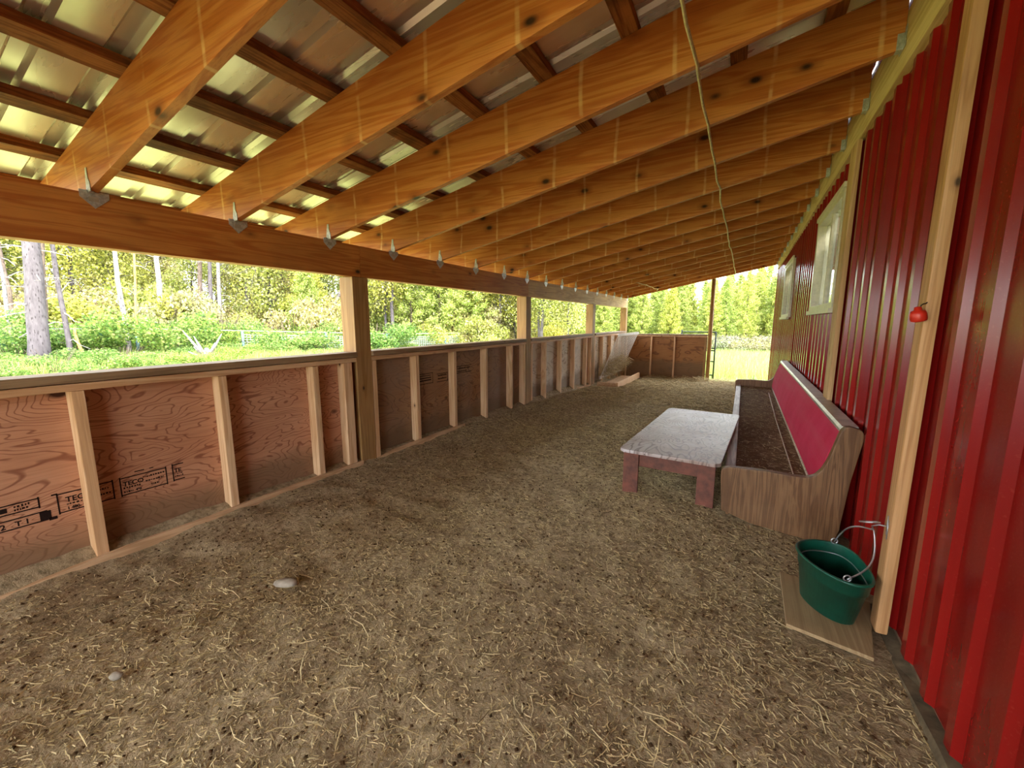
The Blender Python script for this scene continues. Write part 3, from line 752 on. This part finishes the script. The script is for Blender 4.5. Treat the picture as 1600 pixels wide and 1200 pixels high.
# ------------------------------------------------------------------ stones
def stone(loc_, s, label, seed):
    bm = bmesh.new(); bmesh.ops.create_icosphere(bm, subdivisions=2, radius=1); r = random.Random(seed)
    for v in bm.verts:
        k = 1+r.uniform(-.12, .12); v.co = Vector((v.co.x*s[0]*k, v.co.y*s[1]*k, v.co.z*s[2]*k))
    me = bpy.data.meshes.new('stone'); bm.to_mesh(me); bm.free(); me.materials.append(M['stone'])
    for p in me.polygons: p.use_smooth = True
    o = link('stone', me, None, loc_); o.rotation_euler = (0, 0, .6); tag(o, label, 'stone', 'stones on the barn floor'); return o
stone((-1.90, 1.08, .014), (.058, .03, .02), 'flat pale stone lying alone on the floor near the low wall', 2)
stone((-1.93, .45, .006), (.022, .016, .014), 'tiny pale stone on the floor at the lower left', 3)
stone((-.93, 3.4, .006), (.02, .016, .012), 'tiny stone on the floor in front of the table leg', 5)

# ------------------------------------------------------------------ straw, chips and clods (uncountable litter)
def floor_z(X, Y): return floor_fn(X, Y)
def strips(name, X, Y, Z, L, Wd, ang, tilt, mat, curl=.25, parent=None, kind='stuff', label=None, cat=None):
    n = len(X); ca, sa = np.cos(ang), np.sin(ang)
    bend = rng.uniform(-curl, curl, n)*L
    V = np.zeros((n, 6, 3), np.float32)
    for i, t in enumerate((-.5, 0, .5)):
        cx = X+ca*L*t - sa*bend*(4*t*t-.5); cy = Y+sa*L*t + ca*bend*(4*t*t-.5); cz = Z+tilt*L*(t+.5)+.002
        w = Wd*(1.0 if i == 1 else .6)/2
        V[:, 2*i] = np.stack([cx-sa*w, cy+ca*w, cz], -1); V[:, 2*i+1] = np.stack([cx+sa*w, cy-ca*w, cz+Wd*.35], -1)
    b = np.arange(n)[:, None]*6
    Q = np.concatenate([b+np.array([0, 1, 3, 2]), b+np.array([2, 3, 5, 4])], 0)
    o = link(name, np_mesh(name, V.reshape(-1, 3), Q, mat), parent); tag(o, label, cat, kind=kind); return o
def scatter(n, y0, y1, x0=-2.97, x1=.60):
    return rng.uniform(x0, x1, n), rng.uniform(y0, y1, n)
def keep(X, Y):          # not through the board, pew or hay tray
    k = ~((X > .24) & (Y > 1.9) & (Y < 2.42)) & ~((X > -.06) & (Y > 2.9) & (Y < 7.3)) & ~((X < -2.37) & (Y > 9.05))
    return k
Xs, Ys_, Ls, Ws = [], [], [], []
for n, y0, y1, l0, l1, w0, w1 in ((115000, -.4, 3.4, .006, .035, .0015, .0034), (80000, 3.4, 7, .015, .06, .002, .005), (60000, 7, 12.3, .03, .12, .004, .009), (3600, .2, 4.5, .05, .14, .0016, .0030), (2200, 4.5, 12.2, .06, .20, .004, .008)):
    x, yv = scatter(n, y0, y1); dens = .8+.4*np.clip((yv-4)/4, 0, 1)+1.3*vnoise(x, yv, 1.4, 9)+.35*np.clip((x+1.6)/2, -1, 1)+.5*np.clip((yv-7)/4, 0, 1)  # straw grows denser down the shed, partly to brighten the dim far floor
    k = keep(x, yv) & (rng.random(n) < np.clip(dens, .16, 1)); x, yv = x[k], yv[k]
    Xs.append(x); Ys_.append(yv); Ls.append(l0+(l1-l0)*rng.random(len(x))**2); Ws.append(rng.uniform(w0, w1, len(x)))
X = np.concatenate(Xs); Y_ = np.concatenate(Ys_); L_ = np.concatenate(Ls); W_ = np.concatenate(Ws)
strips('straw_litter', X, Y_, floor_z(X, Y_), L_, W_, rng.uniform(0, PI*2, len(X)), rng.uniform(-.02, .18, len(X)), M['straw'], .12, label='dry straw and hay bits strewn all over the dirt floor', cat='straw')
def clods(name, n, y0, y1, r0, r1, label):
    x, yv = scatter(n, y0, y1); k = keep(x, yv); x, yv = x[k], yv[k]; z = floor_z(x, yv); n = len(x)
    r = rng.uniform(r0, r1, n)[:, None, None]*rng.uniform(.7, 1.3, (n, 6, 1))
    base = np.array([(1, 0, 0), (0, 1, 0), (-1, 0, 0), (0, -1, 0), (0, 0, .8), (0, 0, -.6)])[None]
    V = base*r + np.stack([x, yv, z+.003], -1)[:, None]; b = np.arange(n)[:, None]*6
    T3 = [(0, 1, 4), (1, 2, 4), (2, 3, 4), (3, 0, 4)]
    me = bpy.data.meshes.new(name); vv = V.reshape(-1, 3); F = np.concatenate([b+np.array(t) for t in T3], 0)
    me.vertices.add(len(vv)); me.vertices.foreach_set('co', vv.astype(np.float32).ravel()); me.loops.add(F.size); me.loops.foreach_set('vertex_index', F.astype(np.int32).ravel())
    me.polygons.add(len(F)); me.polygons.foreach_set('loop_start', np.arange(len(F), dtype=np.int32)*3); me.update(calc_edges=True); me.validate(); me.materials.append(M['clod'])
    tag(link(name, me), label, 'dirt', kind='stuff')
clods('dirt_clods', 9000, -.3, 8, .003, .009, 'small dark clods and droppings scattered over the dirt floor')
# hay in the rack, and dropped round it and along the far partition
n = 1500; t = .72*rng.random(n)**1.7; yv = rng.uniform(hrY0+.05, hrY1-.05, n); x = -2.90+.30*t+rng.uniform(-.04, .12, n); z = .03+.62*t*np.clip(1.1-.45*np.abs(yv-10.1), .3, 1)+rng.uniform(-.06, .05, n)
strips('hay', x, yv, z, rng.uniform(.12, .35, n), rng.uniform(.004, .008, n), rng.uniform(0, PI*2, n), rng.uniform(-.5, .7, n), M['hay'], .3, None, 'stuff', 'loose pale hay heaped in the slatted rack', 'hay')
n = 5000; x = rng.uniform(-2.3, .4, n); yv = 11.9-np.abs(rng.normal(0, .8, n)); z = floor_z(x, yv)+.10*np.exp(-((11.9-yv)/.35)**2)*rng.random(n)
strips('spilled_hay', x, yv, z, rng.uniform(.06, .25, n), rng.uniform(.004, .009, n), rng.uniform(0, PI*2, n), rng.uniform(0, .3, n), M['straw'], .3, None, 'stuff', 'spilled yellow hay along the foot of the far partition', 'hay')
# droppings and straw on the pew seat
n = 2600; x = rng.uniform(.03, .43, n); yv = rng.uniform(PY0+.06, PY1-.06, n)
o = strips('seat_litter', x-.3, yv-PY0, np.full(n, .2835), rng.uniform(.006, .05, n), rng.uniform(.0016, .0035, n), rng.uniform(0, 6.28, n), rng.uniform(0, .1, n), M['straw'], .2, pew)

# ------------------------------------------------------------------ fence outside
fpts = [(-15.6, 2.6), (-15.0, 5.0), (-14.34, 7.5), (-13.4, 9.9), (-12.7, 12.2), (-11.9, 15.0), (-11.0, 18.5)]
fn_ = thing('wire_fence', (-14.3, 7.5, 0), 'welded wire mesh fence in front of the woods', 'fence')
OFF = Vector(fn_.location)
for (x, yv) in fpts:
    z = gz(x, yv); MB().tube([Vector((x, yv, z-.1))-OFF, Vector((x-.02, yv, z+.92))-OFF], .042, 8).build('post', M['fence_steel'], fn_, 0, True)
m = MB()
def thin(a, b, r): m.bar(Vector(a)-OFF, Vector(b)-OFF, r, r)
for (a, b) in zip(fpts, fpts[1:]):
    za, zb_ = gz(*a), gz(*b); d = math.dist(a, b); hs = [.08*k+.08 for k in range(10)]
    thin((a[0], a[1], za+.93), (b[0], b[1], zb_+.93), .014)
    if a[1] < 7: continue
    for h_ in hs: thin((a[0], a[1], za+h_), (b[0], b[1], zb_+h_), .012)
    k = int(d/.10)
    for i in range(1, k):
        t = i/k; x = a[0]+(b[0]-a[0])*t; yv = a[1]+(b[1]-a[1])*t; z = za+(zb_-za)*t; thin((x, yv, z+.08), (x, yv, z+.80), .011)
tag(m.build('wire_mesh', M['wire_pale'], fn_), kind='stuff')

# ------------------------------------------------------------------ foliage and trees
def leaf_mesh(name, C, size, mat, asp=.55, up=0.0, seed=1):
    r = np.random.default_rng(seed); n = len(C)
    d = r.normal(size=(n, 3)); d[:, 2] += up; d /= np.linalg.norm(d, axis=1)[:, None]
    e = np.cross(d, r.normal(size=(n, 3))); e /= np.linalg.norm(e, axis=1)[:, None]
    s = (size*r.uniform(.6, 1.35, n))[:, None]
    V = np.stack([C-d*s*.5, C+e*s*asp*.5, C+d*s*.5, C-e*s*asp*.5], 1)
    return np_mesh(name, V.reshape(-1, 3), np.arange(n*4).reshape(n, 4), mat)
def blob(n, c, r, rs):
    d = rs.normal(size=(n, 3)); d /= np.linalg.norm(d, axis=1)[:, None]
    return np.array(c) + d*np.array(r)*(rs.random(n)**.45)[:, None]
def trunk_pts(h, lean=(0, 0), wob=.05, n=9, seed=0):
    r = random.Random(seed); out = []
    for k in range(n):
        t = k/(n-1); out.append(Vector((lean[0]*t + r.uniform(-wob, wob)*(k > 0), lean[1]*t + r.uniform(-wob, wob)*(k > 0), h*t)))
    return out
def shrub_meshes(seed, mat):
    rs = np.random.default_rng(seed); C = [blob(700, (rs.normal(0, .5), rs.normal(0, .5), rs.uniform(.25, .95)), (.42, .42, .34), rs) for _ in range(9)]
    me = leaf_mesh('foliage', np.concatenate(C), .075, mat, .6, .3, seed)
    m = MB()
    for k in range(9):
        a = rs.uniform(0, 6.28); m.tube([(0, 0, -.1), (math.cos(a)*.3, math.sin(a)*.3, .6), (math.cos(a)*.55, math.sin(a)*.55, 1.2)], [.014, .009, .004], 4)
    return me, m.mesh('stems', M['bark_dark'])
def leafy_meshes(seed, mat, h=9, nleaf=13000, size=.105, bare=.12):
    rs = np.random.default_rng(seed); tp = trunk_pts(h, (rs.normal(0, .4), rs.normal(0, .4)), .10, 10, seed); m = MB()
    m.tube(tp, [.085*(1-.85*k/9) for k in range(10)], 7); C = []
    for k in range(34):
        t = rs.uniform(bare, 1.0); i = min(8, int(t*9)); p = tp[i].lerp(tp[i+1], t*9-i); a = rs.uniform(0, 6.28); ln = (1.15-.6*t)*rs.uniform(.6, 1.5)
        e = p+Vector((math.cos(a)*ln, math.sin(a)*ln, rs.uniform(.1, .9))); mid = p.lerp(e, .5)+Vector((0, 0, -.08)); m.tube([p, mid, e], [.022, .014, .006], 4)
        C.append(blob(nleaf//68, mid, (.7, .7, .6), rs)); C.append(blob(nleaf//68, e, (.8, .8, .7), rs))
        for j in range(5):
            q = p.lerp(e, rs.uniform(.2, 1)); w = Vector(rs.normal(0, .5, 3)); m.tube([q, q+w*.6+Vector((0, 0, .05)), q+w*1.3], [.011, .009, .004], 3, False)
    return leaf_mesh('foliage', np.concatenate(C), size, mat, .6, .2, seed), m.mesh('trunk', M['bark'], 0, True)
def pine_meshes(seed, h=6.0):
    rs = np.random.default_rng(seed); m = MB(); m.tube([(0, 0, -.2), (.03, 0, h*.5), (0, .02, h)], [.075, .045, .008], 7); C = []
    nb = 85
    for k in range(nb):
        t = .04+.95*(k/nb); z = h*t; a = k*2.4+rs.normal(0, .3); ln = (1.25*(1-t)**.75+.10)*rs.uniform(.8, 1.15)
        e = np.array([math.cos(a)*ln, math.sin(a)*ln, z+.18*ln]); s = np.array([0, 0, z]); m.tube([tuple(s), tuple(e)], [.012, .004], 3, False)
        nn = int(60+90*ln); u = rs.uniform(.18, 1.05, nn)[:, None]; C.append(s+(e-s)*u+rs.normal(0, .085, (nn, 3)))
    return leaf_mesh('needles', np.concatenate(C), .15, M['needle'], .32, .5, seed), m.mesh('trunk', M['bark_dark'], 0, True)
def put(protos, name, k, x, y, s, rz, label, cat, group=None, names=('foliage', 'trunk'), dz=0):
    t = thing(name, (x, y, gz(x, y)+dz), label, cat, group, rz); t.scale = (s, s, s) if not isinstance(s, tuple) else s
    for nm, me in zip(names, protos[k % len(protos)]): link(nm, me, t)
    return t
SHg = [shrub_meshes(21, M['leaf_g']), shrub_meshes(22, M['leaf_g'])]
SHy = [shrub_meshes(23, M['leaf_y']), shrub_meshes(24, M['leaf_b'])]
SHgrey = shrub_meshes(25, M['twig'])
LFy = [leafy_meshes(31, M['leaf_y']), leafy_meshes(32, M['leaf_y'], 8.0)]
LFb = [leafy_meshes(33, M['leaf_b'], 9, 9500, .095, .05), leafy_meshes(34, M['leaf_b'], 8, 9500, .095, .05)]
PN = [pine_meshes(41), pine_meshes(42, 5.2), pine_meshes(43, 6.6)]
U = random.Random(77)
def in_left(rmin, rmax, a0, a1):     # a point in the woods as seen from the shed, angle from +Y towards -X
    a = math.radians(U.uniform(a0, a1)); r = U.uniform(rmin, rmax); return -math.sin(a)*r, math.cos(a)*r
for k in range(44):
    y = U.uniform(1.2, 15.0); x = -(15.6-.27*(y-2.6)) - U.uniform(.1, 2.6)
    put(SHg, 'green_shrub', k, x, y, (U.uniform(.8, 1.4), U.uniform(.8, 1.4), U.uniform(.55, 1.25)), U.uniform(0, 6), 'leafy green shrub at the edge of the woods beyond the low wall', 'shrub', 'green shrubs at the edge of the woods', ('foliage', 'stems'))
for k in range(60):
    y = U.uniform(1.6, 12.5); x = -(15.6-.27*(y-2.6)) + U.uniform(.2, 3.6); q = U.uniform(.22, .5)
    if math.hypot(x+13.8, y-2.8) < .6 or math.hypot(x+13.86, y-3.34) < .4: continue
    put(SHg, 'weed_clump', k, x, y, (q*1.5, q*1.5, q), U.uniform(0, 6), 'low green weed clump in the grass before the wire fence', 'plant', 'weeds before the wire fence', ('foliage', 'stems'))
for k in range(46):
    x, y = in_left(18.5, 27, 25, 84)
    put(SHy, 'yellow_shrub', k, x, y, (U.uniform(1.2, 1.9), U.uniform(1.2, 1.9), U.uniform(1.2, 2.1)), U.uniform(0, 6), 'yellowish twiggy shrub among the trees of the woods', 'shrub', 'yellowish shrubs in the woods', ('foliage', 'stems'))
for k in range(46):
    x, y = in_left(22, 40, 47, 86); b = U.random() < .5
    put(LFb if b else LFy, 'woodland_tree', k, x, y, U.uniform(.8, 1.25), U.uniform(0, 6), 'budding yellow-brown tree in the woods' if b else 'leafy yellow-green tree in the woods', 'tree', 'budding trees in the woods' if b else 'leafy trees in the woods')
for k in range(30):
    x, y = in_left(19, 32, 20, 48)
    put(LFy, 'woodland_tree', k, x, y, U.uniform(.75, 1.1), U.uniform(0, 6), 'leafy yellow-green tree in the woods', 'tree', 'leafy trees in the woods')
for k in range(26):
    x, y = in_left(19, 30, 28, 60)
    put(PN, 'bushy_pine', k, x, y, U.uniform(.7, 1.0), U.uniform(0, 6), 'bushy young pine in the woods beyond the middle post openings', 'tree', 'young pines beyond the post openings', ('needles', 'trunk'))
for k in range(105):                   # the dense young pines beyond the far end
    a = math.radians(U.uniform(-14, 24)); r = 26.5+11*(k/105)+U.uniform(-1, 1); x, y = -math.sin(a)*r, math.cos(a)*r
    put(PN, 'young_pine', k, x, y, (.56+.16*U.random())*(1+.30*k/105), U.uniform(0, 6), 'young yellow-green pine in the dense stand beyond the far end', 'tree', 'young pines beyond the far end', ('needles', 'trunk'))
# grey brush between meadow and pines
for k in range(16):
    a = math.radians(-5+13*k/15+U.uniform(-.4, .4)); r = U.uniform(23, 25); x, y = -math.sin(a)*r, math.cos(a)*r
    m_ = put([SHgrey], 'brush', k, x, y, (1.0, 1.0, .8), U.uniform(0, 6), 'low greyish brush at the edge of the far meadow', 'shrub', 'grey brush at the edge of the meadow', ('foliage', 'stems'))
# single trunks one can pick out over the low wall: base, top as seen, radius, bark, label
def lone(name, b, tp, r, mat, label, cat='tree', ext=2.2, twigs=8, seed=0):
    b = Vector(b); d = Vector(tp)-b; b2 = Vector((b.x, b.y, gz(b.x, b.y)-.1)); h = d.length*ext
    dirn = d.normalized(); t = thing(name, b2, label, cat); rr = random.Random(seed); n = 9
    pts = [dirn*(h*k/(n-1)) + Vector((rr.uniform(-1, 1), rr.uniform(-1, 1), 0))*min(.03, r*.35)*(0 < k) for k in range(n)]
    rad = [r*(1.18 if k == 0 else 1-.45*k/(n-1)) for k in range(n)]
    MB().tube(pts, rad, 10).build('trunk', mat, t, 0, True)
    if twigs:
        m = MB()
        for k in range(twigs):
            q = pts[0].lerp(pts[-1], rr.uniform(.12, .9)); a = rr.uniform(0, 6.28); ln = rr.uniform(.25, .9)
            e = q+Vector((math.cos(a)*ln, math.sin(a)*ln, rr.uniform(-.25, .3))); mid = q.lerp(e, .5)+Vector((0, 0, rr.uniform(.02, .1)))
            m.tube([q, mid, e, e+Vector((rr.uniform(-.2, .2), rr.uniform(-.2, .2), rr.uniform(-.15, .2)))], [.016, .012, .008, .003], 4)
        tag(m.build('dead_branches', M['deadwood'], t), kind='stuff')
    return t
T_ = [((-13.8, 2.8, .17), (-14.2, 3.1, 3.19), .185, 'bark', 'thick grey tree trunk, the stoutest seen over the low wall', 16),
 ((-13.86, 3.34, .17), (-14.53, 3.5, 3.22), .055, 'bark', 'thin leaning grey trunk just right of the stoutest trunk', 14),
 ((-14.9, 3.16, .18), (-15.2, 3.39, 2.27), .075, 'bark_dark', 'dark thin trunk standing half behind the stoutest trunk', 6),
 ((-15.23, 2.75, .19), (-15.73, 2.86, 2.41), .045, 'bark_white', 'pale thin leaning stem at the left edge of the woods view', 8),
 ((-18.1, 3.4, .25), (-18.63, 3.45, 2.26), .07, 'bark_dark', 'dark crooked trunk behind the pale stem at the left edge', 12),
 ((-15.0, 4.77, .19), (-15.63, 4.97, 3.34), .065, 'bark_white', 'slender white birch trunk leaning left over the fence wire', 8),
 ((-15.96, 5.27, .2), (-16.32, 5.63, 3.42), .036, 'bark_orange', 'very thin tan stem right of the leaning white birch', 5),
 ((-18.48, 6.87, .2), (-18.99, 7.2, 3.68), .10, 'bark_white', 'pale broken trunk half hidden by a green shrub', 8),
 ((-19.82, 8.75, .17), (-20.27, 9.15, 3.9), .105, 'bark_dark', 'reddish brown trunk, left one of a close pair', 8),
 ((-19.7, 8.98, .16), (-20.05, 9.43, 3.93), .095, 'bark', 'grey trunk, right one of a close pair', 8),
 ((-19.54, 9.32, .15), (-19.96, 9.72, 3.82), .09, 'bark_white', 'whitish trunk right of the close pair of trunks', 8),
 ((-21.57, 11.37, .12), (-21.84, 11.91, 4.09), .062, 'bark', 'thin upright grey trunk rising behind the steel fence post', 6),
 ((-23.8, 13.93, .12), (-24.22, 14.45, 4.39), .07, 'bark_white', 'thin pale trunk, left one of two thin stems above the mesh', 6),
 ((-23.62, 14.12, .11), (-23.97, 14.66, 4.33), .05, 'bark_dark', 'thin dark trunk, right one of two thin stems above the mesh', 6),
 ((-22.96, 14.79, .1), (-23.38, 15.3, 4.36), .14, 'bark', 'wide two-toned grey trunk above the wire mesh', 6),
 ((-14.92, 15.56, -.06), (-15.07, 15.83, 1.96), .06, 'deadwood', 'bleached dead snag with bare limbs right of the nearest post', 22),
 ((-14.26, 23.67, -.07), (-14.51, 24.12, 3.32), .085, 'bark_white', 'white trunk beyond the second nearest post', 8)]
for i, (b, t_, r, k, lab, tw_) in enumerate(T_): lone('tree', b, t_, r, M[k], lab, 'tree', 1.15 if i == 15 else 2.0, tw_, 100+i)
lone('leaning_log', (-19.18, 13.4, .02), (-18.17, 14.49, 3.01), .12, M['bark_white'], 'pale dead log leaning right against the trees by the nearest post', 'log', 1.25, 10, 300)
lone('leaning_log', (-19.0, 13.9, .02), (-18.2, 15.0, 2.4), .07, M['deadwood'], 'thinner dead pole leaning beside the pale leaning log', 'log', 1.2, 5, 301)
lone('stake', (-13.9, 3.62, .15), (-13.95, 3.5, 1.25), .045, M['bark_orange'], 'thin orange-tan stake in the grass right of the stoutest trunk', 'stake', 1.0, 0, 302)
# bleached uprooted snag by the fence
sg = thing('dead_stump', (-12.93, 5.7, gz(-12.93, 5.7)), 'bleached grey dead stump with forked limbs by the fence', 'stump')
m = MB(); m.tube([(0, 0, -.1), (.05, .05, .25), (-.05, .1, .45)], [.14, .11, .05], 8)
for e in ((-.2, -.35, .95), (-.1, -.15, .8), (.1, .45, .85), (0, .3, .6), (.2, .55, .35), (-.3, -.1, .5), (.1, -.4, .4), (0, .75, .3)):
    e = Vector(e); m.tube([(0, .03, .2), e*.55+Vector((.03, .02, .06)), e], [.05, .035, .01], 6)
m.build('limbs', M['deadwood'], sg, 0, True)
# grass: uncountable blades
def grass(name, X, Y, h0, h1, w, label):
    n = len(X); Z = gfn(X, Y); a = rng.uniform(0, 6.28, n); h = rng.uniform(h0, h1, n); lx = rng.normal(0, .3, n)*h; ly = rng.normal(0, .3, n)*h
    wx, wy = np.cos(a)*w/2, np.sin(a)*w/2; z0 = Z-.03
    V = np.stack([np.stack([X-wx, Y-wy, z0], -1), np.stack([X+wx, Y+wy, z0], -1), np.stack([X+lx+wx*.2, Y+ly+wy*.2, Z+h], -1), np.stack([X+lx-wx*.2, Y+ly-wy*.2, Z+h], -1)], 1)
    tag(link(name, np_mesh(name, V.reshape(-1, 3), np.arange(4*n).reshape(n, 4), M['grass'])), label, 'grass', kind='stuff')
n = 60000; ang = np.radians(rng.uniform(42, 86, n)); r = rng.uniform(12.4, 20, n); grass('tall_grass', -np.sin(ang)*r, np.cos(ang)*r, .12, .42, .018, 'bright green grass at the foot of the woods beyond the low wall')
n = 42000; ang = np.radians(rng.uniform(-12, 14, n)); r = 13+13*rng.random(n)**.8; grass('meadow_grass', -np.sin(ang)*r, np.cos(ang)*r, .12, .38, .022, 'sunlit yellow-green meadow grass outside the far doorway')
